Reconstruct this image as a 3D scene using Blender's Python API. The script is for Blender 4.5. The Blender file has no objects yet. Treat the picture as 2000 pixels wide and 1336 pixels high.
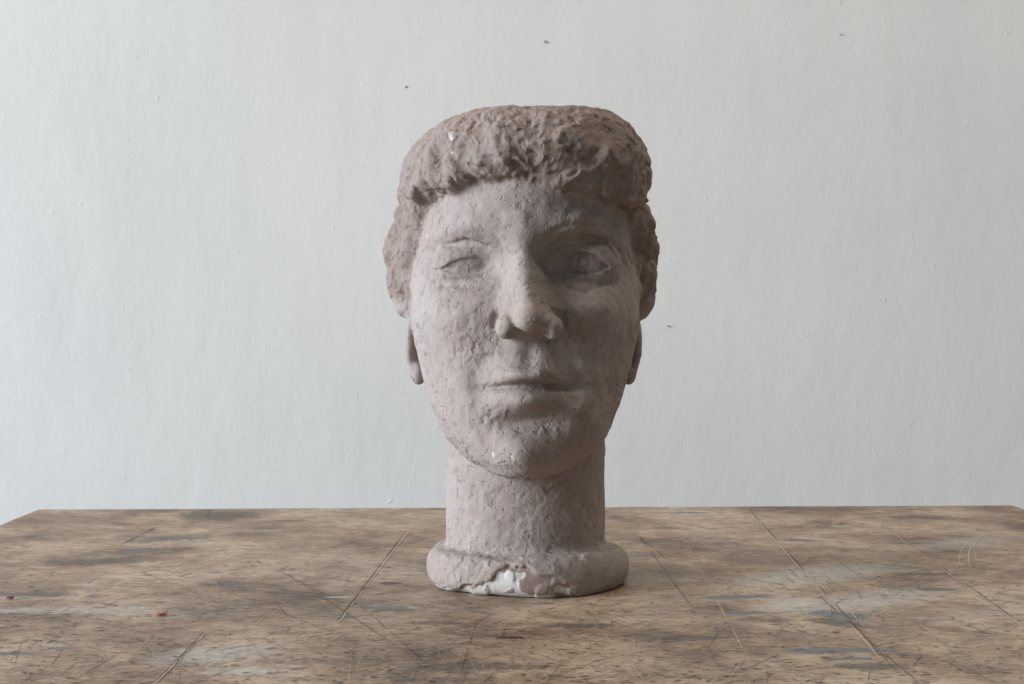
import bpy, math, random
import numpy as np
C = bpy.context.scene.collection
random.seed(7); RNG = np.random.default_rng(11)
F_PX, D0, H, CX, HY = 2778.0, 1.433, 0.2495, -0.0134, 650.0

def P(px, py, Y):                     # measured point of the photo at depth Y -> metres (X, Z)
    d = D0 + Y
    return ((px-1000)*d/F_PX + CX, H - (py-HY)*d/F_PX)
def T(px, py):                        # measured point on the tabletop plane -> (X, Y)
    d = H*F_PX/(py-HY)
    return ((px-1000)*d/F_PX + CX, d - D0)

# ------------------------------------------------------------------ helpers
def empty(name, loc, label, cat, group=None):
    o = bpy.data.objects.new(name, None); C.objects.link(o); o.location = loc
    o.empty_display_size = 0.05
    o['label'] = label; o['category'] = cat
    if group: o['group'] = group
    return o
def meshobj(name, verts, faces, mats, parent=None, smooth=False, mi=None):
    me = bpy.data.meshes.new(name); me.from_pydata([tuple(v) for v in verts], [], [tuple(f) for f in faces])
    for m in (mats if isinstance(mats, list) else [mats]): me.materials.append(m)
    if smooth: me.polygons.foreach_set('use_smooth', np.ones(len(me.polygons), bool))
    if mi is not None: me.polygons.foreach_set('material_index', np.array(mi, np.int32))
    me.update()
    o = bpy.data.objects.new(name, me); C.objects.link(o)
    if parent:
        o.parent = parent
    return o
def box(x0, x1, y0, y1, z0, z1):
    v = [(x0,y0,z0),(x1,y0,z0),(x1,y1,z0),(x0,y1,z0),(x0,y0,z1),(x1,y0,z1),(x1,y1,z1),(x0,y1,z1)]
    f = [(0,3,2,1),(4,5,6,7),(0,1,5,4),(1,2,6,5),(2,3,7,6),(3,0,4,7)]
    return v, f

TAB = RNG.random((64,64,64)).astype(np.float32)
def vnoise(x, y, z, s, seed=0):
    x = x/s + seed*7.31; y = y/s + seed*3.17; z = z/s + seed*5.77
    xi = np.floor(x).astype(np.int32); yi = np.floor(y).astype(np.int32); zi = np.floor(z).astype(np.int32)
    fx = x-xi; fy = y-yi; fz = z-zi
    fx = fx*fx*(3-2*fx); fy = fy*fy*(3-2*fy); fz = fz*fz*(3-2*fz)
    r = 0
    for a in (0,1):
        wa = fx if a else 1-fx
        for b in (0,1):
            wb = fy if b else 1-fy
            for c in (0,1):
                wc = fz if c else 1-fz
                r = r + TAB[(xi+a)&63,(yi+b)&63,(zi+c)&63]*wa*wb*wc
    return r
OFF = RNG.random((32,32,32,4)).astype(np.float32)
def worley(x, y, z, s):
    p = np.stack([x,y,z],1)/s; b = np.floor(p).astype(np.int32)
    f1 = np.full(len(p), 9.0); f2 = f1.copy(); cid = np.zeros(len(p)); off = np.zeros((len(p),3))
    for i in (-1,0,1):
        for j in (-1,0,1):
            for k in (-1,0,1):
                c = b+np.array([i,j,k]); q = OFF[c[:,0]&31,c[:,1]&31,c[:,2]&31]
                v = p-(c+q[:,:3]); d = np.sqrt((v**2).sum(1))
                m = d < f1
                f2 = np.where(m, f1, np.minimum(f2, d)); cid = np.where(m, q[:,3], cid); off[m] = v[m]
                f1 = np.where(m, d, f1)
    return f1, f2, cid, off

def smin(a, b, k):
    h = np.clip(0.5+0.5*(b-a)/k, 0, 1)
    return b*(1-h)+a*h-k*h*(1-h)
def inpoly(x, z, poly):
    r = np.zeros(x.shape, bool); n = len(poly)
    for i in range(n):
        x1,z1 = poly[i]; x2,z2 = poly[(i+1)%n]
        if z1 == z2: continue
        c = ((z1 > z) != (z2 > z)) & (x < (x2-x1)*(z-z1)/(z2-z1)+x1)
        r ^= c
    return r

# ------------------------------------------------------------------ node helpers
def mat(name):
    m = bpy.data.materials.new(name); m.use_nodes = True
    nt = m.node_tree; b = nt.nodes['Principled BSDF']
    return m, nt, b
def N(nt, t): return nt.nodes.new(t)
def L(nt, a, b): nt.links.new(a, b)
def coords(nt, scale=(1,1,1), rot=(0,0,0), src=None):
    if src is None: src = N(nt,'ShaderNodeTexCoord').outputs['Object']
    mp = N(nt,'ShaderNodeMapping'); mp.inputs['Scale'].default_value = scale; mp.inputs['Rotation'].default_value = rot
    L(nt, src, mp.inputs[0]); return mp.outputs[0]
def noise(nt, vec, scale, detail=4, rough=0.55, dist=0.0):
    n = N(nt,'ShaderNodeTexNoise'); n.inputs['Scale'].default_value = scale; n.inputs['Detail'].default_value = detail
    n.inputs['Roughness'].default_value = rough; n.inputs['Distortion'].default_value = dist
    L(nt, vec, n.inputs['Vector']); return n.outputs['Fac']
def ramp(nt, fac, stops):
    r = N(nt,'ShaderNodeValToRGB'); e = r.color_ramp.elements
    while len(e) < len(stops): e.new(0.5)
    for i,(p,c) in enumerate(stops):
        e[i].position = p; e[i].color = (c,c,c,1) if not isinstance(c, tuple) else (*c,1)
    L(nt, fac, r.inputs[0]); return r.outputs[0]
def math_(nt, op, a, b=None, clamp=False):
    n = N(nt,'ShaderNodeMath'); n.operation = op; n.use_clamp = clamp
    for i,v in enumerate((a,b)):
        if v is None: continue
        if isinstance(v,(int,float)): n.inputs[i].default_value = v
        else: L(nt, v, n.inputs[i])
    return n.outputs[0]
def mix(nt, fac, a, b, mode='MIX'):
    n = N(nt,'ShaderNodeMix'); n.data_type='RGBA'; n.blend_type = mode
    for s,v in ((n.inputs[0],fac),(n.inputs[6],a),(n.inputs[7],b)):
        if isinstance(v,(int,float)): s.default_value = v
        elif isinstance(v,tuple): s.default_value = (*v,1)
        else: L(nt, v, s)
    return n.outputs[2]
def bump(nt, h, strength, dist, prev=None):
    b = N(nt,'ShaderNodeBump'); b.inputs['Strength'].default_value = strength; b.inputs['Distance'].default_value = dist
    L(nt, h, b.inputs['Height'])
    if prev is not None: L(nt, prev, b.inputs['Normal'])
    return b.outputs[0]
def attr(nt, name):
    a = N(nt,'ShaderNodeAttribute'); a.attribute_name = name; return a

# ------------------------------------------------------------------ materials
def plaster_material(name, tint, rough_relief=1.0):
    m, nt, b = mat(name)
    co = coords(nt)
    big = noise(nt, co, 14, 2, .6); mid = noise(nt, co, 85, 4, .68); fine = noise(nt, co, 330, 2, .6)
    t = lambda c: tuple(a*b_ for a,b_ in zip(c,tint))
    col = mix(nt, ramp(nt, big, [(.35,0.0),(.68,1.0)]), t((.345,.280,.258)), t((.382,.332,.318)))
    col = mix(nt, ramp(nt, mid, [(.48,0.0),(.75,.5)]), col, t((.45,.405,.385)))
    col = mix(nt, ramp(nt, mid, [(.31,.55),(.42,0.0)]), col, t((.235,.170,.147)))
    # knife-laid flakes: warped cells with random heights
    wn = N(nt,'ShaderNodeTexNoise'); wn.inputs['Scale'].default_value = 70; wn.inputs['Detail'].default_value = 2
    L(nt, co, wn.inputs['Vector'])
    wv = N(nt,'ShaderNodeVectorMath'); wv.operation='MULTIPLY_ADD'
    L(nt, wn.outputs['Color'], wv.inputs[0]); wv.inputs[1].default_value=(.020,.020,.020); L(nt, co, wv.inputs[2])
    vo = N(nt,'ShaderNodeTexVoronoi'); vo.feature='F1'; vo.inputs['Scale'].default_value=140
    L(nt, wv.outputs[0], vo.inputs['Vector'])
    sv = N(nt,'ShaderNodeSeparateColor'); L(nt, vo.outputs['Color'], sv.inputs[0])
    flake = math_(nt,'MULTIPLY', sv.outputs[0], ramp(nt, noise(nt, co, 34, 2, .6), [(.40,0.10),(.54,1.0)]))
    pit = ramp(nt, noise(nt, co, 165, 2, .5), [(.29,1.0),(.38,0.0)])
    col = mix(nt, math_(nt,'MULTIPLY',pit,.16), col, t((.21,.145,.125)))
    specks = ramp(nt, fine, [(.72,0.0),(.77,.4)])
    col = mix(nt, specks, col, (.50,.46,.43))
    a = attr(nt,'chip')
    sep = N(nt,'ShaderNodeSeparateColor'); L(nt, a.outputs['Color'], sep.inputs[0])
    col = mix(nt, sep.outputs[1], col, mix(nt, mid, (.24,.155,.128), (.37,.285,.25)))
    wm = ramp(nt, math_(nt,'ADD', sep.outputs[0], math_(nt,'MULTIPLY', math_(nt,'SUBTRACT',fine,.5), .6)), [(.42,0.0),(.52,1.0)])
    col = mix(nt, wm, col, mix(nt, mid, (.54,.505,.485), (.68,.655,.64)))
    L(nt, col, b.inputs['Base Color'])
    b.inputs['Roughness'].default_value = .82; b.inputs['Specular IOR Level'].default_value = .25
    hgt = math_(nt,'ADD', math_(nt,'ADD', math_(nt,'MULTIPLY',mid,.62*rough_relief), math_(nt,'MULTIPLY',pit,-.32)), math_(nt,'MULTIPLY',flake,.72*rough_relief))
    hgt = math_(nt,'MULTIPLY', hgt, math_(nt,'SUBTRACT', 1.0, math_(nt,'MULTIPLY',sep.outputs[0],.65)))
    L(nt, bump(nt, hgt, .9, .0027), b.inputs['Normal'])
    return m
PLASTER = plaster_material('weathered_plaster',(1,1,1))
HAIRPL = plaster_material('weathered_hair_plaster',(.80,.745,.715),1.2)

def wood_material(name, mult, cover=None):
    m, nt, b = mat(name)
    co = coords(nt)
    g1 = noise(nt, coords(nt,(26,30,1)), 1.0, 8, .84, .6)
    g2 = noise(nt, coords(nt,(52,230,1)), 1.0, 4, .80)
    bg_ = noise(nt, coords(nt,(6,6,1)), 1.0, 3, .6, .4)
    st = noise(nt, coords(nt,(42,50,1)), 1.0, 8, .88, .4)
    v = math_(nt,'ADD', math_(nt,'ADD', math_(nt,'MULTIPLY',g1,.50), math_(nt,'MULTIPLY',g2,.42)), math_(nt,'MULTIPLY',math_(nt,'SUBTRACT',bg_,.38),.6))
    col = ramp(nt, v, [(.41,(.110,.073,.048)),(.48,(.242,.166,.110)),(.55,(.355,.258,.180)),(.63,(.50,.394,.296))])
    dk = ramp(nt, math_(nt,'ADD',math_(nt,'ADD',math_(nt,'MULTIPLY',st,.54),math_(nt,'MULTIPLY',g2,.32)),math_(nt,'MULTIPLY',bg_,.14)), [(.530,0.0),(.565,.72)])
    col = mix(nt, dk, col, (.078,.059,.047))
    a = attr(nt,'stain'); sep = N(nt,'ShaderNodeSeparateColor'); L(nt, a.outputs['Color'], sep.inputs[0])
    brk = math_(nt,'ADD',math_(nt,'MULTIPLY',noise(nt, coords(nt,(50,58,1)), 1.0, 7, .90, .4),.70),math_(nt,'MULTIPLY',g2,.30))
    def stain(ch, lo, hi):
        s = math_(nt,'ADD', math_(nt,'MULTIPLY', sep.outputs[ch], .62), math_(nt,'SUBTRACT', brk, .5))
        return ramp(nt, s, [(lo,0.0),(hi,1.0)])
    col = mix(nt, math_(nt,'MULTIPLY', stain(2,.22,.58),.66), col, (.54,.53,.51))
    col = mix(nt, math_(nt,'MULTIPLY', stain(0,.32,.42),.72), col, (.070,.059,.050))
    col = mix(nt, math_(nt,'MULTIPLY', stain(1,.36,.44),.85), col, (.120,.140,.162))
    if mult is not None: col = mix(nt, 1.0, col, mult, 'MULTIPLY')
    if cover is not None: col = mix(nt, .65, col, cover)
    L(nt, col, b.inputs['Base Color'])
    L(nt, ramp(nt, g1, [(.3,.42),(.7,.62)]), b.inputs['Roughness']); b.inputs['Specular IOR Level'].default_value=.36
    L(nt, bump(nt, math_(nt,'ADD',g1,math_(nt,'MULTIPLY',g2,.6)), .4, .0014), b.inputs['Normal'])
    return m
WOOD = wood_material('worn_wood', None)
SCR_D = wood_material('scratched_wood', (.37,.33,.30))
SCR_L = wood_material('pale_scratched_wood', None, (.52,.44,.36))
SCR_W = wood_material('white_scuffed_wood', None, (.65,.64,.62))

def wall_material():
    m, nt, b = mat('painted_wall')
    co = coords(nt)
    v1 = noise(nt, coords(nt,(16,1,1.6)), 1.0, 4, .6); v2 = noise(nt, co, 2.0, 2, .55)
    col = mix(nt, ramp(nt, v2, [(.3,0.0),(.7,1.0)]), (.665,.670,.658), (.728,.724,.705))
    col = mix(nt, ramp(nt, v1, [(.38,.0),(.72,.18)]), col, (.58,.585,.58))
    spots = ramp(nt, noise(nt, coords(nt,(9,1,7)), 2.0, 4, .7), [(.71,0.0),(.79,.28)])
    col = mix(nt, spots, col, (.50,.48,.46))
    L(nt, col, b.inputs['Base Color'])
    b.inputs['Roughness'].default_value=.48; b.inputs['Specular IOR Level'].default_value=.35
    lump = noise(nt, coords(nt,(30,1,22)), 1.0, 4, .66)
    broad = noise(nt, coords(nt,(7,1,3.5)), 1.0, 2, .5)
    bits = ramp(nt, noise(nt, co, 50, 3, .62), [(.69,0.0),(.76,1.0)])
    h = math_(nt,'ADD', math_(nt,'ADD',math_(nt,'MULTIPLY',lump,.50),math_(nt,'MULTIPLY',broad,1.2)), math_(nt,'MULTIPLY',bits,.28))
    L(nt, bump(nt, h, .38, .004), b.inputs['Normal'])
    return m
WALL = wall_material()
def simple(name, c1, c2, scale, rough=.7, metal=0):
    m, nt, b = mat(name); co = coords(nt)
    L(nt, mix(nt, noise(nt, co, scale, 3), c1, c2), b.inputs['Base Color'])
    b.inputs['Roughness'].default_value=rough; b.inputs['Metallic'].default_value=metal
    return m
STEEL = simple('dull_steel', (.22,.21,.20), (.42,.40,.38), 400, .5, .1)
RUST = simple('orange_clay', (.30,.12,.05), (.44,.20,.10), 300, .8)
DARKC = simple('dark_clay', (.14,.07,.05), (.25,.13,.09), 300, .8)
FLOOR = simple('dusty_floor', (.20,.19,.18), (.30,.285,.27), 6, .7)

# ------------------------------------------------------------------ the bust, carved as one volume
h = 0.0014
xs = np.arange(-.156,.1561,h, dtype=np.float32); ys = np.arange(-.186,.166,h, dtype=np.float32); zs = np.arange(-.0042,.486,h, dtype=np.float32)
X = xs[:,None,None]; Y = ys[None,:,None]; Z = zs[None,None,:]
shape = (len(xs),len(ys),len(zs)); org = np.array([xs[0],ys[0],zs[0]])
def col_interp(tab, k):
    t = np.array(tab); zz = np.linspace(-.02,.52,1081); v = np.interp(zz, t[:,0], t[:,k])
    ker = np.hanning(17); ker /= ker.sum()
    vp = np.pad(v, 8, mode='edge'); v = np.convolve(vp, ker, 'valid')
    return np.interp(zs, zz, v).astype(np.float32)
def section(w, x0, yf, yb, n, Yw):
    y0 = (yf*.5+yb*.5)[None,None,:]; dy = ((yb-yf)*.5)[None,None,:]; w_ = w[None,None,:]
    q = ((np.abs(X-x0[None,None,:])/w_)**n + (np.abs(Yw-y0)/dy)**n)**(1/n)
    return (q-1)*np.minimum(w_,dy)*.95

# face relief
x2 = xs[:,None]; z2 = zs[None,:]
Dm = np.zeros((len(xs),len(zs)), np.float32)
def G(px, py, sx, sz, amp, Yd=-.12, rot=0, pw=2):
    global Dm
    cx, cz = P(px,py,Yd); a = math.radians(rot)
    dx = (x2-cx)*math.cos(a)+(z2-cz)*math.sin(a); dz = -(x2-cx)*math.sin(a)+(z2-cz)*math.cos(a)
    Dm += (amp*np.exp(-(np.abs(dx)/sx)**pw - (np.abs(dz)/sz)**2)).astype(np.float32)
for s,(ex,ey) in ((-1,(914,515)),(1,(1136,511))):
    G(ex,ey,.040,.0225,-.0265,-.09,pw=2.4)
    G(ex-s*54,ey-2,.015,.020,-.004,-.10)
    G(ex-s*28,ey-66,.028,.0105,.0066,-.10,rot=s*13)     # brow: rises outwards, then falls
    G(ex+s*44,ey-66,.028,.0105,.0066,-.10,rot=-s*17)
    G(ex+s*36,ey+102,.034,.026,.0135,-.09)
    G(1030+s*80,702,.0110,.028,-.0044,-.12,rot=s*28)
    G(1028+s*92,762,.011,.014,-.0060,-.12)
    G(1028+s*118,800,.026,.034,.007,-.11)
G(1022,456,.018,.018,.004)
G(1028,746,.040,.030,.0105)
# lips, as one calm relief
G(1030,731,.0260,.0088,.0104,pw=2.4); G(1004,726,.0110,.0070,.0022); G(1060,724,.0110,.0070,.0028); G(1032,716,.0065,.0050,-.0026)
G(1024,782,.0235,.0105,.0136,pw=2.3)
G(992,754,.0240,.0031,-.0086,rot=6); G(1064,754,.0250,.0034,-.0104,rot=-7)
G(1022,826,.028,.0095,-.0110)
G(1014,878,.031,.0235,.0180)
G(1034,692,.0060,.011,-.0036)
G(1020,395,.05,.02,.004)
front = np.clip((.02-Y)/.06, 0, 1)
Yw = Y + Dm[:,None,:]*front
HEAD = [ # z, w, yf, yb
 (.1130,.014,-.112,-.085),(.1175,.034,-.121,-.055),(.1295,.0570,-.1265,-.01),(.149,.0785,-.1265,.03),(.166,.0866,-.1255,.045),(.184,.0940,-.1250,.06),
 (.204,.1005,-.124,.075),(.224,.1062,-.1225,.09),(.245,.1112,-.1205,.10),(.265,.1142,-.119,.11),(.295,.1142,-.118,.12),(.32,.110,-.1185,.125),
 (.34,.106,-.1185,.13),(.38,.100,-.113,.13),(.42,.095,-.10,.12),(.45,.07,-.07,.10),(.46,.03,-.03,.05)]
zero = np.zeros(len(zs), np.float32)
F = section(col_interp(HEAD,1), zero, col_interp(HEAD,2), col_interp(HEAD,3), 1.98, Yw)
F = np.maximum(F, np.maximum(.1125-Z, Z-.46)).astype(np.float32)
LAB = np.ones(shape, np.int8)

def sub(c, r):
    i = [slice(max(0,int((c[a]-r[a]-org[a])/h)), max(0,int((c[a]+r[a]-org[a])/h)+2)) for a in range(3)]
    return tuple(i), xs[i[0]][:,None,None], ys[i[1]][None,:,None], zs[i[2]][None,None,:]
def put(sl, d, k, lab):
    cur = F[sl]
    if lab:
        l = LAB[sl]; l[np.broadcast_to(d < cur, l.shape)] = lab
    F[sl] = smin(cur, d.astype(np.float32), k)
def ell(c, r, k, lab=None, rotz=0, rotx=0):
    m = max(r)+k+.006
    sl, x, y, z = sub(c,(m,m,m)); x = x-c[0]; y = y-c[1]; z = z-c[2]
    if rotz:
        a = math.radians(rotz); x, y = x*math.cos(a)+y*math.sin(a), -x*math.sin(a)+y*math.cos(a)
    if rotx:
        a = math.radians(rotx); x, z = x*math.cos(a)+z*math.sin(a), -x*math.sin(a)+z*math.cos(a)
    q = np.sqrt((x/r[0])**2+(y/r[1])**2+(z/r[2])**2); d = (q-1)*min(r)
    put(sl, d, k, lab)
def cone(a, b, ra, rb, k, lab=None, cut=False):
    a = np.array(a); b = np.array(b); c = (a+b)/2; r = np.abs(b-a)/2+max(ra,rb)+k+.006
    sl, x, y, z = sub(c,r); ab = b-a
    t = np.clip(((x-a[0])*ab[0]+(y-a[1])*ab[1]+(z-a[2])*ab[2])/(ab@ab),0,1)
    d = np.sqrt((x-a[0]-t*ab[0])**2+(y-a[1]-t*ab[1])**2+(z-a[2]-t*ab[2])**2)-(ra+t*(rb-ra))
    if cut: F[sl] = -smin(-F[sl], d.astype(np.float32), k)
    else: put(sl, d, k, lab)
def carve(c, r, k):
    m = max(r)+k+.004
    sl, x, y, z = sub(c,(m,m,m))
    d = (np.sqrt(((x-c[0])/r[0])**2+((y-c[1])/r[1])**2+((z-c[2])/r[2])**2)-1)*min(r)
    F[sl] = -smin(-F[sl], d.astype(np.float32), k)
def pt(px,py,Yd):
    x,z = P(px,py,Yd); return (x,Yd,z)
def sp(px,py,lift=0):            # point of the present surface seen at a measured place
    Yd=-.11
    for _ in range(4):
        x,z = P(px,py,Yd); i=int(round((x-org[0])/h)); j=int(round((z-org[2])/h))
        c = F[i,:,j]; k_=int(np.argmax(c<0)); Yd = float(ys[k_]-h*c[k_]/(c[k_]-c[k_-1]+1e-9)) if k_>0 else -.11
    x,z = P(px,py,Yd); return (x,Yd-lift,z)
def stroke(pts, radii, k, lift, cut=False):
    q=[sp(a,b,lift) for a,b in pts]
    for i in range(len(q)-1): cone(q[i],q[i+1],radii[i],radii[i+1],k,None,cut)
# nose
cone(pt(1020,462,-.107), pt(1024,540,-.126), .0080,.0080,.016)
cone(pt(1024,530,-.124), pt(1032,614,-.147), .0080,.0098,.011)
cone(pt(1011,545,-.113), pt(1013,622,-.126), .009,.0150,.014); cone(pt(1042,545,-.113), pt(1048,622,-.126), .009,.0145,.014)
ell(pt(1033,625,-.146), (.0130,.0140,.0106), .007)
ell(pt(989,639,-.134), (.0104,.0165,.0116), .0034); ell(pt(1078,639,-.134), (.0104,.0165,.0116), .0034)
stroke([(964,638),(969,617),(988,605)],(.0024,.0026,.0016),.003,0,True); stroke([(1102,638),(1098,617),(1080,605)],(.0024,.0026,.0016),.003,0,True)
carve(pt(1010,656,-.145), (.0084,.013,.0062), .0018); carve(pt(1057,657,-.145), (.0084,.013,.0062), .0018)
# eyes: ball, then lids as a shell with an almond opening
for s,(ex,ey),th,kk,hu,hl,sm_ in ((-1,(916,520),.0042,.0055,.0080,.0072,.0030),(1,(1137,516),.0062,.0032,.0120,.0096,.0012)):
    c = pt(ex,ey,-.0880); c = (c[0],-.0672,c[2]); r0 = (.0325,.0206,.0222)
    m_ = .050; sl, x, y, z = sub(c,(m_,m_,m_)); x=x-c[0]; y=y-c[1]; z=z-c[2]
    rl = tuple(a+th for a in r0)
    dl = (np.sqrt((x/rl[0])**2+(y/rl[1])**2+(z/rl[2])**2)-1)*rl[1]
    t = np.clip(np.abs((x+s*.001)/.0280),0,1); tilt_ = -s*x*.10
    zu = tilt_ + hu*(1-t**2.2); zl = tilt_ - hl*(1-t**2.0)
    ap = np.minimum(zu-z, z-zl)
    dl = -smin(-dl, -(ap*.8), np.float32(sm_))
    put(sl, dl, kk, None)
    db = (np.sqrt((x/r0[0])**2+(y/r0[1])**2+(z/r0[2])**2)-1)*r0[1]
    put(sl, db, .0006 if s>0 else .0018, None)
    if s>0: stroke([(ex+s*a,ey+b) for a,b in ((-54,-18),(-30,-42),(6,-52),(44,-43),(68,-14))],(.0016,.0026,.0032,.0028,.0016),.003,0,True)
    else: stroke([(ex+s*a,ey+b) for a,b in ((-40,-36),(4,-49),(46,-40))],(.0010,.0022,.0010),.004,0,True)
stroke([(1178,558),(1142,569),(1100,556)],(.0008,.0018,.0010),.004,0,True)
stroke([(1072,458),(1102,443),(1140,434),(1182,442),(1212,462)],(.0010,.0020,.0024,.0020,.0008),.004,.0004,True)   # incised brow
for k_ in range(12):                                                                                                # faint iris ring
    a0,a1 = 2*math.pi*k_/12, 2*math.pi*(k_+1)/12
    cone(sp(1139+14*math.cos(a0),512+14*math.sin(a0)), sp(1139+14*math.cos(a1),512+14*math.sin(a1)), .0008,.0008,.0016,None,True)
# ears
for s,px in ((-1,817),(1,1228)):
    x,z = P(px,672,.03)
    ell((x,.030,z),(.0095,.028,.036),.004, 5 if s<0 else 6, rotz=s*18)
    x,z = P(px-s*1,728,.018); ell((x,.016,z),(.0080,.014,.0125),.004, 5 if s<0 else 6)
# neck and base
rho = np.sqrt((X/.0800)**2+((Y-.004)/.0785)**2)
fn = np.maximum((rho-1)*.079, np.maximum(-Z+.0, Z-.22)).astype(np.float32)
LAB[fn < F] = 2; F = smin(F, fn, np.float32(.005)); del fn, rho
ang = np.arctan2(X, -Y)
R2 = np.sqrt((X-.001)**2+Y**2)
rr_ = (.0205+.0014*np.sin(2*ang+.7)+.0010*np.sin(5*ang))
ft = ((np.maximum(R2-.0818,0))**2.5+(np.abs(Z-.0165)*1.0)**2.5+1e-12)**(1/2.5)-rr_
chip_poly = [P(px,py,-.10) for px,py in ((852,1180),(898,1158),(932,1142),(962,1132),(988,1102),(1006,1116),(1034,1110),(1058,1124),(1088,1122),(1118,1150),(1140,1190),(852,1195))]
z0_ = 0*z2+0*x2
wx = x2+.008*(vnoise(x2+z0_, z0_, z2+z0_, .009, 3)-.5); wz = z2+.008*(vnoise(x2+z0_, z0_, z2+z0_, .008, 4)-.5)
cmk = inpoly(wx, wz, chip_poly).astype(np.float32)
cmk = (cmk*2+np.roll(cmk,1,0)+np.roll(cmk,-1,0)+np.roll(cmk,1,1)+np.roll(cmk,-1,1))/6
cv_ = vnoise(x2+z0_, z0_, z2+z0_, .015, 6)
depth = .0018+.0014*(cv_>.45)                                          # broken away in two flat layers
ft = ft + (cmk*depth)[:,None,:]*(Y<-.05)
ft = ft.astype(np.float32)
m_ = (ft < F) & (Z < .046); LAB[m_] = 3
F = smin(F, ft, np.float32(.007)); del ft, R2, rr_, ang, m_
# hair
HAIR = [(.345,.116,0,-.106,.140),(.360,.1205,0,-.112,.146),(.375,.1235,-.001,-.1180,.150),(.392,.1238,-.001,-.1235,.152),(.408,.1222,.001,-.1260,.152),(.422,.1190,.0030,-.1245,.148),
 (.436,.1120,.004,-.119,.14),(.448,.104,.005,-.110,.13),(.456,.0960,.007,-.100,.12),(.463,.087,.010,-.088,.105),(.4675,.077,.015,-.078,.09),(.472,.067,.020,-.070,.08)]
FH = section(col_interp(HAIR,1), col_interp(HAIR,2), col_interp(HAIR,3), col_interp(HAIR,4), 2.2, Y)
xe = xs.astype(np.float64)
edge = np.interp(xs, [-.14,-.125,-.105,-.0864,-.061,-.037,-.0134,.015,.034,.057,.083,.110,.13], [.364,.368,.373,.380,.3850,.390,.391,.388,.380,.3775,.373,.362,.356])
edge = edge + .010*(vnoise(xe, 0*xe, 0*xe, .021, 2)-.5)+.005*(vnoise(xe, 0*xe, 0*xe, .008, 5)-.5)
cut = (edge[:,None,None]-Z) - np.clip((Y-.0)/.05,0,1)*.02
FH = -smin(-FH, -cut.astype(np.float32), np.float32(.028))
FH = np.broadcast_to(FH, shape).astype(np.float32).copy()
SAVE = F; F = FH
ell((0,.058,.335),(.120,.098,.105),.02)
for px,py,Yd,r in ((812,440,.015,.022),(794,464,.03,.019),(786,494,.035,.019),(803,505,.02,.020),(799,540,.03,.020),(792,570,.035,.018),(806,588,.03,.018),(818,470,.0,.014),(822,545,.010,.014),(826,425,-.01,.016),(830,405,-.02,.016),
                   (1232,440,.01,.022),(1243,467,.03,.019),(1247,499,.035,.019),(1243,535,.03,.020),(1241,572,.035,.019),(1236,602,.04,.017),(1226,520,.005,.014),(1230,570,.01,.012),(1226,425,-.01,.016)):
    ell(pt(px,py,Yd),(r,r*1.2,r*.95),.009)
FH = F; F = SAVE
near = np.abs(FH) < .015
ix = np.nonzero(near); gx = xs[ix[0]].astype(np.float64); gy = ys[ix[1]].astype(np.float64); gz = zs[ix[2]].astype(np.float64)
u = np.arctan2(gx, -gy)*.125
wob = vnoise(gx,gy,gz,.035,1)-.5; wob2 = vnoise(gx,gy,gz,.014,6)-.5
lean = np.where(u<0,.55,-.45)*(gz-.4)
n1 = vnoise(u+lean+.040*wob, gz*.50+.012*wob2, 0*u, .0165, 2)
n2 = vnoise(u+lean+.040*wob+.006*wob2, gz*.50, 0*u, .0070, 3)
n3 = vnoise(gx,gy,gz,.026,4); n4 = vnoise(gx,gy,gz,.012,5)
lowr = np.clip((.385-gz)/.02,0,1)
up = 1-np.clip((gz-.430)/.03,0,1)*.5
d = (1-lowr)*up*(.0064*(.42-1.7*np.abs(n1-.5))+.0028*(n2-.5)) + .0076*(n3-.5) + (.0042)*(n4-.5)
d = np.clip(d,-.0064,.0070)
FH[ix] -= d.astype(np.float32)
del near, ix, gx, gy, gz, u, wob, wob2, n1, n2, n3, n4
crown = (.4675+.004*(vnoise(x2[:,:,None]+0*Y, Y+0*x2[:,:,None], 0*Y+0*x2[:,:,None], .03, 5)-.5)).astype(np.float32)
FH = -smin(-FH, -(Z-crown), np.float32(.005))
hairmask = FH < F
LAB[hairmask & (LAB!=5) & (LAB!=6)] = 4
F = smin(F, FH, np.float32(.009)); del FH, hairmask
F = np.maximum(F, -Z)

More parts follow.
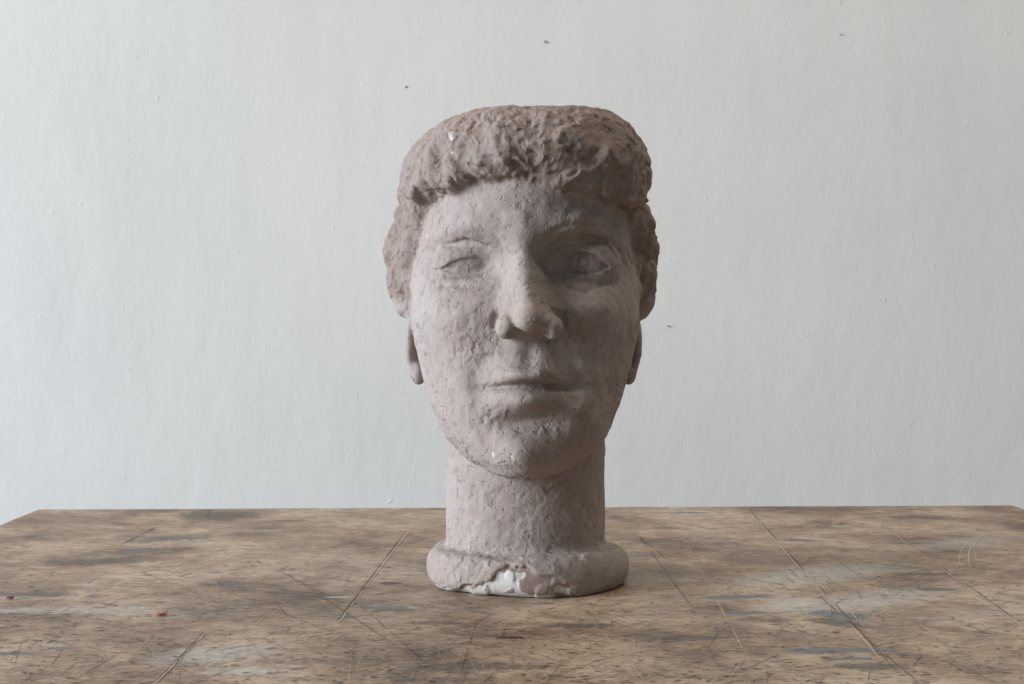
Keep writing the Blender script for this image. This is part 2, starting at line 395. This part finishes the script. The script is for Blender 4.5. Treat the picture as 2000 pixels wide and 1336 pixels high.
def nets(F):
    S = F < 0
    c = np.zeros(tuple(n-1 for n in F.shape), np.uint8)
    for a in (0,1):
        for b in (0,1):
            for e in (0,1):
                c += S[a:F.shape[0]-1+a, b:F.shape[1]-1+b, e:F.shape[2]-1+e]
    act = (c>0)&(c<8); idx = np.full(c.shape,-1,np.int32); ii = np.argwhere(act); idx[act] = np.arange(len(ii))
    cor = [(a,b,e) for a in (0,1) for b in (0,1) for e in (0,1)]
    val = {q: F[ii[:,0]+q[0], ii[:,1]+q[1], ii[:,2]+q[2]].astype(np.float64) for q in cor}
    acc = np.zeros((len(ii),3)); cnt = np.zeros(len(ii))
    for q in cor:
        for ax in range(3):
            if q[ax]: continue
            r = list(q); r[ax] = 1; r = tuple(r); va, vb = val[q], val[r]
            m = (va<0)!=(vb<0); t = np.where(m, va/np.where(m,va-vb,1), 0)
            p = np.array(q,float)[None,:].repeat(len(ii),0); p[:,ax] += t
            acc[m] += p[m]; cnt[m] += 1
    V = org + h*(ii + acc/np.maximum(cnt,1)[:,None])
    Q = []
    for ax in range(3):
        lo = [slice(None)]*3; hi = [slice(None)]*3; lo[ax]=slice(0,-1); hi[ax]=slice(1,None)
        ch = S[tuple(lo)]!=S[tuple(hi)]
        a1,a2 = (ax+1)%3,(ax+2)%3
        e = np.argwhere(ch); ok = (e[:,a1]>0)&(e[:,a2]>0)&(e[:,a1]<F.shape[a1]-1)&(e[:,a2]<F.shape[a2]-1); e = e[ok]
        ins = S[e[:,0],e[:,1],e[:,2]]
        def cell(d1,d2):
            q = e.copy(); q[:,a1]+=d1; q[:,a2]+=d2
            return idx[q[:,0],q[:,1],q[:,2]]
        qd = np.stack([cell(-1,-1),cell(0,-1),cell(0,0),cell(-1,0)],1)
        qd[~ins] = qd[~ins][:,::-1]; Q.append(qd)
    return V, np.concatenate(Q)
V, Q = nets(F)
ri = np.clip(np.rint((V-org)/h).astype(int),0,np.array(shape)-1)
VL = LAB[ri[:,0],ri[:,1],ri[:,2]].copy()
del F, LAB
def vnorm(V):
    n = np.cross(V[Q[:,2]]-V[Q[:,0]], V[Q[:,3]]-V[Q[:,1]])
    out = np.stack([sum(np.bincount(Q[:,c], n[:,a], len(V)) for c in range(4)) for a in range(3)],1)
    return out/np.maximum(np.linalg.norm(out,axis=1,keepdims=True),1e-12)
def smooth(V, lam):
    cen = V[Q].mean(1); cnt = sum(np.bincount(Q[:,c], minlength=len(V)) for c in range(4))
    av = np.stack([sum(np.bincount(Q[:,c], cen[:,a], len(V)) for c in range(4)) for a in range(3)],1)/np.maximum(cnt,1)[:,None]
    return V+(av-V)*lam
V = smooth(V,.5)
nrm = vnorm(V)
x,y,z = V.T
# hand-worked surface: overlapping knife plates and soft lumps; shingled clay tufts on the hair
w1 = vnoise(x,y,z,.012,1)-.5; w2 = vnoise(x,y,z,.012,2)-.5
patch = np.clip((vnoise(x,y,z,.026,7)-.42)/.2,0,1)
f1,f2,cid,off = worley(x+.010*w1, y+.010*w2, (z+.008*w1)*.75, .0095)
tilt = off[:,0]*(cid-.5)*1.6+off[:,2]*(((cid*7.3)%1)-.5)*1.6
plates = (cid-.5)*.0010+tilt*.0013
g1_,g2_,cid2,off2 = worley(x+.006*w2, y, z+.006*w1, .0052)
small = (cid2-.5)*.0007+off2[:,0]*(cid2-.5)*.0009
lump = (vnoise(x,y,z,.024,3)-.5)*.0020+(vnoise(x,y,z,.010,4)-.5)*.0009
uu_ = np.arctan2(x,-y)*.125; ln2 = np.where(uu_<0,.55,-.45)*(z-.4)
t1,t2,tid,toff = worley(uu_+ln2+.014*w1+.005*(vnoise(x,y,z,.005,5)-.5), z*.60+.012*w2, np.hypot(x,y)*.5, .0078)
tuft = ((tid-.5)*.0022 - toff[:,1]*.0020 + toff[:,0]*(tid-.5)*.0022 - .0003*np.clip(1-(t2-t1)/.18,0,1))*.70
ishair = VL==4; isbase = (VL==3)|(VL==2)
feat = np.zeros(len(V))
for (px_,py_,rx_,rz_) in ((1136,515,.038,.026),(914,518,.032,.020),(1028,752,.048,.028),(1030,630,.035,.026),(1032,694,.02,.02),(1018,870,.034,.028)):
    cx_,cz_ = P(px_,py_,-.11); feat = np.maximum(feat, np.clip(1.6-1.3*np.sqrt(((x-cx_)/rx_)**2+((z-cz_)/rz_)**2),0,1)*(y<-.04))
amp = np.where(ishair,1.2,np.where(isbase,.70,.88*(1-.5*feat)))
inchip0 = inpoly(x+.008*(vnoise(x,0*x,z,.009,3)-.5), z+.008*(vnoise(x,0*x,z,.008,4)-.5), chip_poly)&(y<-.05)&(z<.05)
topfade = 1-.6*np.clip((z-.455)/.01,0,1)
disp = amp*(patch*plates+ (.30+.70*patch)*small) + lump*np.where(isbase,.7,1.0-.85*feat) + np.where(ishair,tuft*topfade,0)
disp = np.where(inchip0, disp*.25, disp)
disp = np.where(z<.002, 0, disp)
V = V + nrm*disp[:,None]
V2 = smooth(smooth(V,.45),.2); V = np.where(ishair[:,None], V2, V)
V[:,2] = np.maximum(V[:,2],0)
nrm = vnorm(V)
# bare white / brown chips (material marks in object space)
x,y,z = V.T
chip = np.zeros((len(V),4),np.float32); chip[:,3]=1
nz1 = vnoise(x,y,z,.006,8); nz2 = vnoise(x,y,z,.0030,9)
inchip = inpoly(x+.008*(vnoise(x,0*x,z,.009,3)-.5), z+.008*(vnoise(x,0*x,z,.008,4)-.5), chip_poly)&(y<-.05)&(z<.05)
chip[:,1] = inchip*np.clip(.3+nz1*.9,0,1)
def white(px,py,Yd,rx,rz,rot=0,g=1.0,rag=1.0):
    cx_,cz_ = P(px,py,Yd); a=math.radians(rot)
    dx=(x-cx_)*math.cos(a)+(z-cz_)*math.sin(a); dz=-(x-cx_)*math.sin(a)+(z-cz_)*math.cos(a)
    q = np.sqrt((dx/rx)**2+(dz/rz)**2)
    chip[:,0] = np.maximum(chip[:,0], np.clip((1.0-q+ (nz1-.5)*1.1*rag+(nz2-.5)*.3*rag)*3,0,1)*g*(y<.0))
white(980,1144,-.10,.024,.0105,36,1,1.0); white(926,1165,-.10,.046,.0066,8,1,.9); white(1004,1168,-.10,.036,.0060,0,1,.9); white(862,1165,-.09,.028,.0034,0,1,.8)
white(1072,1171,-.10,.042,.0046,0,1,.9); white(1100,1156,-.10,.010,.0050,0,.9); white(1152,1167,-.09,.026,.0026,0,.8,.8)
white(882,262,-.10,.0036,.010,-15,.50); white(884,298,-.10,.0034,.0036,0,.50); white(963,886,-.115,.0038,.0034,30,.50); white(1000,890,-.12,.0022,.0044,0,.50)
white(1042,622,-.16,.0024,.0036,0,.48); white(832,455,-.06,.0016,.005,0,.46); white(868,795,-.06,.003,.002,0,.46); white(912,352,-.11,.004,.002,0,.46)
# part regions
FC = V[Q].mean(1); fl = VL[Q[:,0]].copy(); fx,fy,fz = FC.T
head = fl==1
nose_poly = [P(a,b,-.135) for a,b in ((1003,475),(1040,475),(1056,560),(1078,600),(1102,634),(1090,664),(1032,676),(976,664),(962,634),(988,600),(994,560))]
mouth_poly = [P(a,b,-.13) for a,b in ((940,756),(985,720),(1018,712),(1034,718),(1050,710),(1075,719),(1116,760),(1078,798),(1024,808),(975,798))]
fl[head & (fy<-.095) & inpoly(fx,fz,nose_poly)] = 7
fl[head & (fy<-.08) & inpoly(fx,fz,mouth_poly)] = 8
for lab,(ex,ey) in ((9,(916,520)),(10,(1137,517))):
    cx_,cz_ = P(ex,ey,-.088); fl[head & (fl==1) & (fy<-.05) & (((fx-cx_)/.033)**2+((fz-cz_)/.0205)**2<1)] = lab
fi = inpoly(fx+.008*(vnoise(fx,0*fx,fz,.009,3)-.5), fz+.008*(vnoise(fx,0*fx,fz,.008,4)-.5), chip_poly)&(fy<-.05)&(fz<.05)
fl[fi & (fl==3)] = 11
fl[(fl==2)&(fz<.012)] = 3

bust = empty('plaster_bust', (0,0,0), 'weathered mauve brown plaster head with short fringe and long neck, standing on the wooden table', 'bust')
def part(name, lab, parent, label=None, m=None):
    q = Q[fl==lab]; used, inv = np.unique(q, return_inverse=True); q = inv.reshape(-1,4)
    me = bpy.data.meshes.new(name)
    me.vertices.add(len(used)); me.vertices.foreach_set('co', V[used].astype(np.float32).ravel())
    me.loops.add(q.size); me.loops.foreach_set('vertex_index', q.astype(np.int32).ravel())
    me.polygons.add(len(q)); me.polygons.foreach_set('loop_start', np.arange(0,q.size,4,dtype=np.int32))
    me.update(calc_edges=True)
    me.polygons.foreach_set('use_smooth', np.ones(len(q),bool))
    ca = me.color_attributes.new('chip','FLOAT_COLOR','POINT'); ca.data.foreach_set('color', chip[used].ravel())
    me.materials.append(m or PLASTER)
    me.normals_split_custom_set_from_vertices(nrm[used].astype(np.float32).tolist())
    o = bpy.data.objects.new(name, me); C.objects.link(o); o.parent = parent
    if label: o['label'] = label
    return o
head_o = part('head',1,bust)
part('neck',2,bust)
base_o = part('base',3,bust)
part('hair',4,bust,'chunky modelled hair with a thick fringe',HAIRPL)
part('ear',5,head_o); part('ear',6,head_o); part('nose',7,head_o); part('mouth',8,head_o)
part('eye',9,head_o,'worn eye on the lit side of the face'); part('eye',10,head_o,'clearly lidded eye on the shaded side of the face')
part('chipped_patch',11,base_o,'broken patch with bare white plaster at the front of the base')
print('bust verts', len(V), 'faces', len(Q))

# ------------------------------------------------------------------ table
TZ = -.0005; ROT = math.radians(1.97); FLZ = -.74
tl = T(70,993); tr = T(1980,985)
ax = np.array([math.cos(ROT), math.sin(ROT)]); ay = np.array([math.sin(ROT), -math.cos(ROT)])   # along the back edge, towards the viewer
W = math.hypot(tr[0]-tl[0], tr[1]-tl[1]); DEP = 1.24; TH = .032
nu, nv = 470, 415
uu = np.linspace(0,W,nu); vv = np.linspace(0,DEP,nv)
UU,VV = np.meshgrid(uu,vv,indexing='ij')
rc = .012                              # slightly rounded corners
cu = np.clip(UU, rc, W-rc); cv = np.maximum(VV, rc)
du, dv = UU-cu, VV-cv; m2 = (np.abs(du)>0)&(np.abs(dv)>0)
mx = np.maximum(np.abs(du),np.abs(dv)); ln = np.sqrt(du**2+dv**2)+1e-9; sc = np.where(m2, mx/ln, 1)
UU = cu+du*sc; VV = cv+dv*sc
TX = tl[0]+UU*ax[0]+VV*ay[0]; TY = tl[1]+UU*ax[1]+VV*ay[1]
tx, ty = TX.ravel(), TY.ravel()
edge_d = np.minimum(np.minimum(UU,W-UU),np.minimum(VV,DEP-VV)).ravel()
tz = TZ + .0006*(vnoise(tx,ty,0*tx,.12,3)-.5) - .0003 - (.0022+.002*vnoise(tx,ty,0*tx,.03,5))*np.clip(1-edge_d/.006,0,1)**2
hole = np.hypot(tx,ty)<.13
tz = np.minimum(np.where(hole, TZ, tz), TZ)
tv = np.stack([tx,ty,tz],1).tolist()
tf = []
I = np.arange(nu*nv).reshape(nu,nv)
q = np.stack([I[:-1,:-1],I[:-1,1:],I[1:,1:],I[1:,:-1]],-1).reshape(-1,4)
tf += q.tolist(); tmi = [0]*len(tf)
ring = list(I[:,0])+list(I[-1,1:])+list(I[-2::-1,-1])+list(I[0,-2:0:-1])
b0 = len(tv)
for i in ring: tv.append([tv[i][0],tv[i][1],TZ-TH])
n = len(ring)
for i in range(n):
    tf.append([ring[i],ring[(i+1)%n],b0+(i+1)%n,b0+i]); tmi.append(0)
tf.append([b0+i for i in range(n)]); tmi.append(0)
stain = np.zeros((nu*nv,4)); stain[:,3]=1
def blob(ch, px, py, rx, ry, rot=0, g=1.0):
    cx_,cy_ = T(px,py); a=math.radians(rot)
    dx=(tx-cx_)*math.cos(a)+(ty-cy_)*math.sin(a); dy=-(tx-cx_)*math.sin(a)+(ty-cy_)*math.cos(a)
    stain[:,ch] = np.maximum(stain[:,ch], g*np.exp(-(dx/rx)**2-(dy/ry)**2))
for a in ((430,1005,.10,.09,0,.80),(330,1050,.10,.06,20,.75),(180,1095,.12,.05,10,.75),(60,1160,.08,.03,0,.75),(395,1000,.03,.05,0,.85),(700,1000,.12,.03,0,.5),(520,1030,.07,.03,0,.6),
          (620,1110,.07,.03,0,.5),(760,1190,.06,.02,0,.7),(850,1215,.05,.015,0,.75),(600,1290,.10,.03,0,.6),(950,1300,.12,.03,0,.7),(1130,1220,.06,.02,0,.75),(1330,1245,.07,.025,10,.75),(800,1325,.2,.02,0,.6),(1300,1320,.2,.02,0,.6),
          (1310,1030,.05,.03,0,.7),(1400,1010,.06,.04,0,.55),(1800,1010,.10,.05,0,.65),(1560,1000,.06,.03,0,.55),(1800,1120,.06,.02,0,.8),(1830,1150,.03,.012,0,.95),(1640,1215,.05,.02,-40,.9),
          (1700,1300,.05,.02,0,.85),(1500,1210,.05,.02,0,.7),(1420,1060,.05,.03,0,.65),(1900,1250,.10,.03,0,.55),(1240,1120,.10,.06,0,.45),(200,1240,.10,.03,0,.45),(1770,1060,.05,.02,0,.7),(480,1180,.06,.02,0,.45)):
    blob(0,*a)
for a in ((1435,1165,.05,.014,10,1.0),(1560,1054,.03,.014,0,1.0),(1455,1195,.03,.012,0,1.0),(1690,1268,.035,.010,-10,1.1),(1640,1200,.05,.03,-30,.9),(1590,1270,.05,.02,0,.8),(1340,1000,.06,.015,0,.85),(1670,1285,.02,.008,0,1.1),
          (440,1140,.05,.02,0,.7),(20,1275,.04,.010,0,.9),(120,1265,.02,.008,0,.9),(740,1185,.05,.012,0,.8),(280,1075,.06,.03,30,.75),(1250,1085,.05,.03,0,.7),(1480,1100,.06,.04,0,.65)):
    blob(1,*a)
for a in ((1600,1120,.16,.06,35,.88),(1700,1170,.15,.05,35,.82),(1560,1180,.06,.05,40,.88),(1870,1060,.12,.06,30,.70),(430,1275,.07,.04,30,.9),(480,1310,.05,.02,0,.8),(265,1185,.012,.006,0,1.2),(280,1190,.02,.004,0,1.0),(100,1190,.12,.02,0,.85),
          (30,1165,.04,.012,0,1.0),(720,1210,.10,.03,0,.5),(500,1035,.05,.015,0,.65),(660,1165,.02,.006,0,1.0),(1640,1026,.02,.008,0,1.0),(1330,1130,.10,.03,0,.5),(300,1200,.15,.05,0,.5),(900,1190,.08,.02,0,.5),(1920,1200,.1,.04,30,.55),(1000,1020,.3,.03,0,.25)):
    blob(2,*a)
zt = TZ+.00012
def strip(pts, w, mi_):
    pts = [np.array(p) for p in pts]; k = len(pts); b0 = len(tv)
    for i,p in enumerate(pts):
        d = pts[min(i+1,k-1)]-pts[max(i-1,0)]; d = d/(np.linalg.norm(d)+1e-9); nn = np.array([-d[1],d[0]])
        t = i/(k-1); ww = w*(.25+.75*math.sin(math.pi*min(max(t,.02),.98))**.5)*random.uniform(.6,1.2)*.5
        for s in (1,-1):
            e = p+nn*ww*s; tv.append([e[0],e[1],zt+random.uniform(0,.00005)])
    for i in range(k-1):
        a = b0+2*i; tf.append([a,a+1,a+3,a+2]); tmi.append(mi_)
def okpt(p):
    d = np.array(p)-np.array(tl); a_ = d@ax; b_ = d@ay
    return .012 < a_ < W-.012 and .012 < b_ < DEP-.012 and math.hypot(*p) > .106
def line(p0, p1, w, mi_, seg=14, wob=.0006, bend=0, gap=0):
    p0=np.array(p0); p1=np.array(p1); nn=np.array([-(p1-p0)[1],(p1-p0)[0]]); nn=nn/(np.linalg.norm(nn)+1e-9)
    run=[]
    for i in range(seg+1):
        t=i/seg; p=p0+(p1-p0)*t+nn*(bend*math.sin(math.pi*t)+random.gauss(0,wob*.35))
        if okpt(p) and random.random()>=gap: run.append(p)
        else:
            if len(run)>1: strip(run,w,mi_)
            run=[]
    if len(run)>1: strip(run,w,mi_)
for (a,b,w,mi_) in (((290,1345),(396,1236),.0021,1),((294,1343),(400,1236),.0016,2),((655,1216),(792,1038),.0015,1),((660,1216),(797,1038),.0018,2),((1455,990),(1765,1335),.0020,2),((1461,992),(1752,1310),.0009,1),
                    ((1688,1000),(2010,1232),.0018,2),((1695,1003),(2000,1220),.0008,1),((1335,1050),(1475,1312),.0013,2),((1248,1045),(1352,1185),.0010,1),((238,1062),(305,1028),.0018,1),((500,1092),(640,1162),.0008,1),
                    ((830,1292),(705,1182),.0008,1),((1230,1030),(1300,1090),.0010,1),((410,990),(404,1012),.0020,1),((1540,1110),(1790,1330),.0009,1),((1560,1030),(1900,1300),.0010,2),((560,1120),(820,1290),.0008,1),
                    ((1140,1190),(1260,1330),.0010,2),((930,1215),(900,1310),.0007,1),((1700,1235),(1600,1130),.0010,3)):
    line(T(*a),T(*b),w,mi_,44,.0007,0,.08)
for (a,b,w,bd) in (((1895,1112),(1938,1030),.0012,.012),((1915,1105),(1925,1036),.0008,.010),((1880,1118),(1915,1040),.0007,.012),((1845,1130),(1965,1062),.0007,.010),((1940,1047),(2003,1050),.0035,0),((1955,1052),(2000,1051),.0022,0),((1850,1080),(1975,1130),.0005,.01)):
    line(T(*a),T(*b),w,3,24,.0004,bd,.12)
for i in range(110):                    # pale scuffs swept across the right side and the near left
    cxp = random.choice([1680,1680,1680,430]); p = np.array(T(random.gauss(cxp,150 if cxp>1000 else 90), random.uniform(1060,1220) if cxp>1000 else random.uniform(1230,1330))); a = random.gauss(.75,.18); ln_ = random.uniform(.03,.12)
    line(p, p+ln_*np.array([math.cos(a),math.sin(a)]), random.uniform(.0004,.0010), 3, 12, .0004, random.gauss(.003,.003), .25)
for i in range(1600):
    p = np.array(T(random.uniform(-50,2050), random.choice([random.uniform(990,1345),random.uniform(1080,1345)])))
    a = random.choice([random.gauss(math.pi/2,.25), random.gauss(.9,.35), random.gauss(2.2,.35), random.gauss(2.2,.35), random.uniform(0,math.pi)])
    ln_ = random.choice([.012,.015,.02,.03,.05,.07,.11])*random.uniform(.5,1.3)
    line(p, p+ln_*np.array([math.cos(a),math.sin(a)]), random.uniform(.00028,.00068), random.choice([1,1,2,2,2]), 7, .0003, random.gauss(0,.0006), .08)
for i in range(3200):                   # short dark pores, dents and worn flecks
    p = np.array(T(random.uniform(-50,2050), 990+355*random.random()**.8)); a = random.gauss(0,.4); ln_=random.uniform(.002,.008)
    line(p, p+ln_*np.array([math.cos(a),math.sin(a)]), random.uniform(.0005,.0020), random.choice([1,1,1,2]), 4, .0004)
for (kx,ky,ra,rb) in ((995,1244,.0105,.0045),(765,1138,.0105,.006)):   # knots: an almond ring with a dark heart
    c = np.array(T(kx,ky))
    for f_,w in ((1.0,.0012),(.72,.0010)):
        pts=[c+np.array([ra*f_*math.cos(t),rb*f_*math.sin(t)]) for t in np.linspace(0,2*math.pi,26)]; strip(pts,w*1.4,1)
    strip([c+np.array([-ra*.45,0]),c,c+np.array([ra*.45,0])],.0035,1)
table = empty('work_table', (0,0,FLZ), 'worn brown wooden worktable with scratches and paint stains, standing before the white wall', 'table')
top = meshobj('tabletop', tv, tf, [WOOD,SCR_D,SCR_L,SCR_W], table, False, tmi)
top.location = (0,0,-FLZ)
full = np.zeros((len(tv),4),np.float32); full[:,3]=1; full[:nu*nv]=stain
ca = top.data.color_attributes.new('stain','FLOAT_COLOR','POINT'); ca.data.foreach_set('color', full.ravel())
sm = np.zeros(len(tf),bool); sm[:(nu-1)*(nv-1)]=True; top.data.polygons.foreach_set('use_smooth', sm)
def tabpt(u,v): return (tl[0]+u*ax[0]+v*ay[0], tl[1]+u*ax[1]+v*ay[1])
def prism(u0,u1,v0,v1,z0,z1,tap=0):
    v=[]
    for zz,t in ((z0,tap),(z1,0)):
        for (a,b) in ((u0+t,v0+t),(u1-t,v0+t),(u1-t,v1-t),(u0+t,v1-t)):
            v.append((*tabpt(a,b),zz))
    return v, [(0,1,2,3),(7,6,5,4),(4,5,1,0),(5,6,2,1),(6,7,3,2),(7,4,0,3)]
for (a,b) in ((.07,.07),(W-.14,.07),(W-.14,DEP-.14),(.07,DEP-.14)):
    v,f = prism(a,a+.07,b,b+.07,FLZ,TZ-TH,.008); o = meshobj('leg',v,f,WOOD,table); o.location=(0,0,-FLZ)
for (u0,u1,v0,v1) in ((.14,W-.14,.085,.107),(.14,W-.14,DEP-.107,DEP-.085),(.085,.107,.14,DEP-.14),(W-.107,W-.085,.14,DEP-.14)):
    v,f = prism(u0,u1,v0,v1,TZ-TH-.09,TZ-TH); o = meshobj('apron',v,f,WOOD,table); o.location=(0,0,-FLZ)

# ------------------------------------------------------------------ wall and floor
WY = .95
def WP(px,py): return P(px,py,WY)
seams = sorted([WP(325,0)[0], WP(798,0)[0], WP(1500,0)[0], -1.6, 1.7])
xsw = [-3.2]
for s in seams: xsw += [s-.0016, s]
xsw.append(3.2)
wv=[]; wf=[]
for i,xx in enumerate(xsw):
    j = (i+1)//2
    yy = WY - (.0018 if (j%2) else 0)
    wv += [(xx,yy,FLZ),(xx,yy,2.6)]
for i in range(len(xsw)-1): wf.append((2*i,2*i+2,2*i+3,2*i+1))
k=len(wv); wv += [(-3.2,WY+.12,FLZ),(-3.2,WY+.12,2.6),(3.2,WY+.12,FLZ),(3.2,WY+.12,2.6)]
e=2*(len(xsw)-1)
wf += [(k,0,1,k+1),(e,k+2,k+3,e+1),(k+2,k,k+1,k+3),(1,e+1,k+3,k+1)]
wall = meshobj('wall', wv, wf, WALL); wall['kind']='structure'
v,f = box(-3.2,3.2,-3,WY+.12,FLZ-.1,FLZ-.0005); fl_ = meshobj('floor',v,f,FLOOR); fl_['kind']='structure'

# nails left in the wall
def nail_mesh():
    prof=[(.0012,.004),(.0012,-.001),(.0028,-.0012),(.0030,-.0018),(.0018,-.0022)]; n=10; v=[];f=[]
    for r,yy in prof:
        for i in range(n): a=2*math.pi*i/n; v.append((r*math.cos(a),yy,r*math.sin(a)))
    for j in range(len(prof)-1):
        for i in range(n): f.append((j*n+i,j*n+(i+1)%n,(j+1)*n+(i+1)%n,(j+1)*n+i))
    f.append(tuple((len(prof)-1)*n+i for i in range(n))); f.append(tuple(range(n-1,-1,-1)))
    return v,f
nv_,nf_ = nail_mesh(); first=None
for (px,py,s,lab) in ((1065,82,.8,'small dark nail in the white wall straight above the plaster head'),(793,170,.65,'small dark nail in the wall up and left of the hair of the plaster head'),
                      (1642,68,.5,'tiny dark nail high in the bare wall at the upper right'),
                      (1305,637,.6,'small nail in the wall just right of the ear of the plaster head')):
    if first is None: o = first = meshobj('nail', nv_, nf_, STEEL)
    else: o = first.copy(); C.objects.link(o)
    xx,zz = WP(px,py); o.location=(xx,WY-.0018,zz); o.scale=(s,s,s); o['label']=lab; o['category']='nail'; o['group']='small nails left in the wall'

# crumbs on the table
def crumb(px,py,r,m,lab):
    import bmesh
    bm = bmesh.new(); bmesh.ops.create_icosphere(bm, subdivisions=2, radius=1)
    for vtx in bm.verts:
        c=vtx.co; k=.6+.8*float(vnoise(np.array([c.x]),np.array([c.y]),np.array([c.z]),.6,px)[0])
        vtx.co=(c.x*k*r[0],c.y*k*r[1],c.z*k*r[2])
    zmin=min(vtx.co.z for vtx in bm.verts)
    for vtx in bm.verts: vtx.co.z -= zmin
    me=bpy.data.meshes.new('clay_crumb'); bm.to_mesh(me); bm.free(); me.materials.append(m)
    o=bpy.data.objects.new('clay_crumb',me); C.objects.link(o); a,b=T(px,py); o.location=(a,b,TZ); o.rotation_euler=(0,0,.4)
    o['label']=lab; o['category']='crumb'
crumb(316,1201,(.0052,.004,.0014),RUST,'small orange brown crumb lying on the table, left of the bust')
crumb(20,1169,(.004,.003,.0014),DARKC,'tiny dark crumb on the table at the far left of the picture')

# ------------------------------------------------------------------ light
def area(name, loc, tgt, sx, sy, power, colr):
    from mathutils import Vector
    l = bpy.data.lights.new(name,'AREA'); l.shape='RECTANGLE'; l.size=sx; l.size_y=sy; l.energy=power; l.color=colr
    o = bpy.data.objects.new(name,l); C.objects.link(o); o.location=loc
    o.rotation_euler=(Vector(tgt)-Vector(loc)).to_track_quat('-Z','Y').to_euler()
area('window_light', (-7.3,-2.4,2.1), (0,.1,.25), 5.6, 3.2, 1080, (.885,.945,1.0))
area('warm_wall_fill', (.9,.05,3.0), (.5,.95,.7), 2.8, .6, 37, (1.0,.85,.68))  # added warm lamp, aimed to brighten the wall from above behind the face
area('room_bounce', (5.0,-4.5,1.8), (0,.3,.3), 5, 4, 22, (1.0,.88,.76))
area('cool_wall_fill', (-3.0,-.2,.0), (-.9,.95,.1), 1.2, .8, 12, (.50,.74,1.0))  # added lamp without a real source, tints the lower left wall cooler
w = bpy.data.worlds.new('World'); bpy.context.scene.world = w; w.use_nodes=True
bg = w.node_tree.nodes['Background']; bg.inputs[0].default_value=(.94,.97,1.0,1); bg.inputs[1].default_value=.095

cam = bpy.data.cameras.new('Camera'); cam.lens=50; cam.sensor_width=36; cam.shift_y=-18/2000; cam.clip_end=100; cam.clip_start=.05
co = bpy.data.objects.new('Camera',cam); C.objects.link(co); co.location=(CX,-D0,H); co.rotation_euler=(math.pi/2,0,0)
bpy.context.scene.camera = co
sc_ = bpy.context.scene
sc_.view_settings.view_transform='Standard'; sc_.view_settings.look='None'; sc_.view_settings.exposure=0
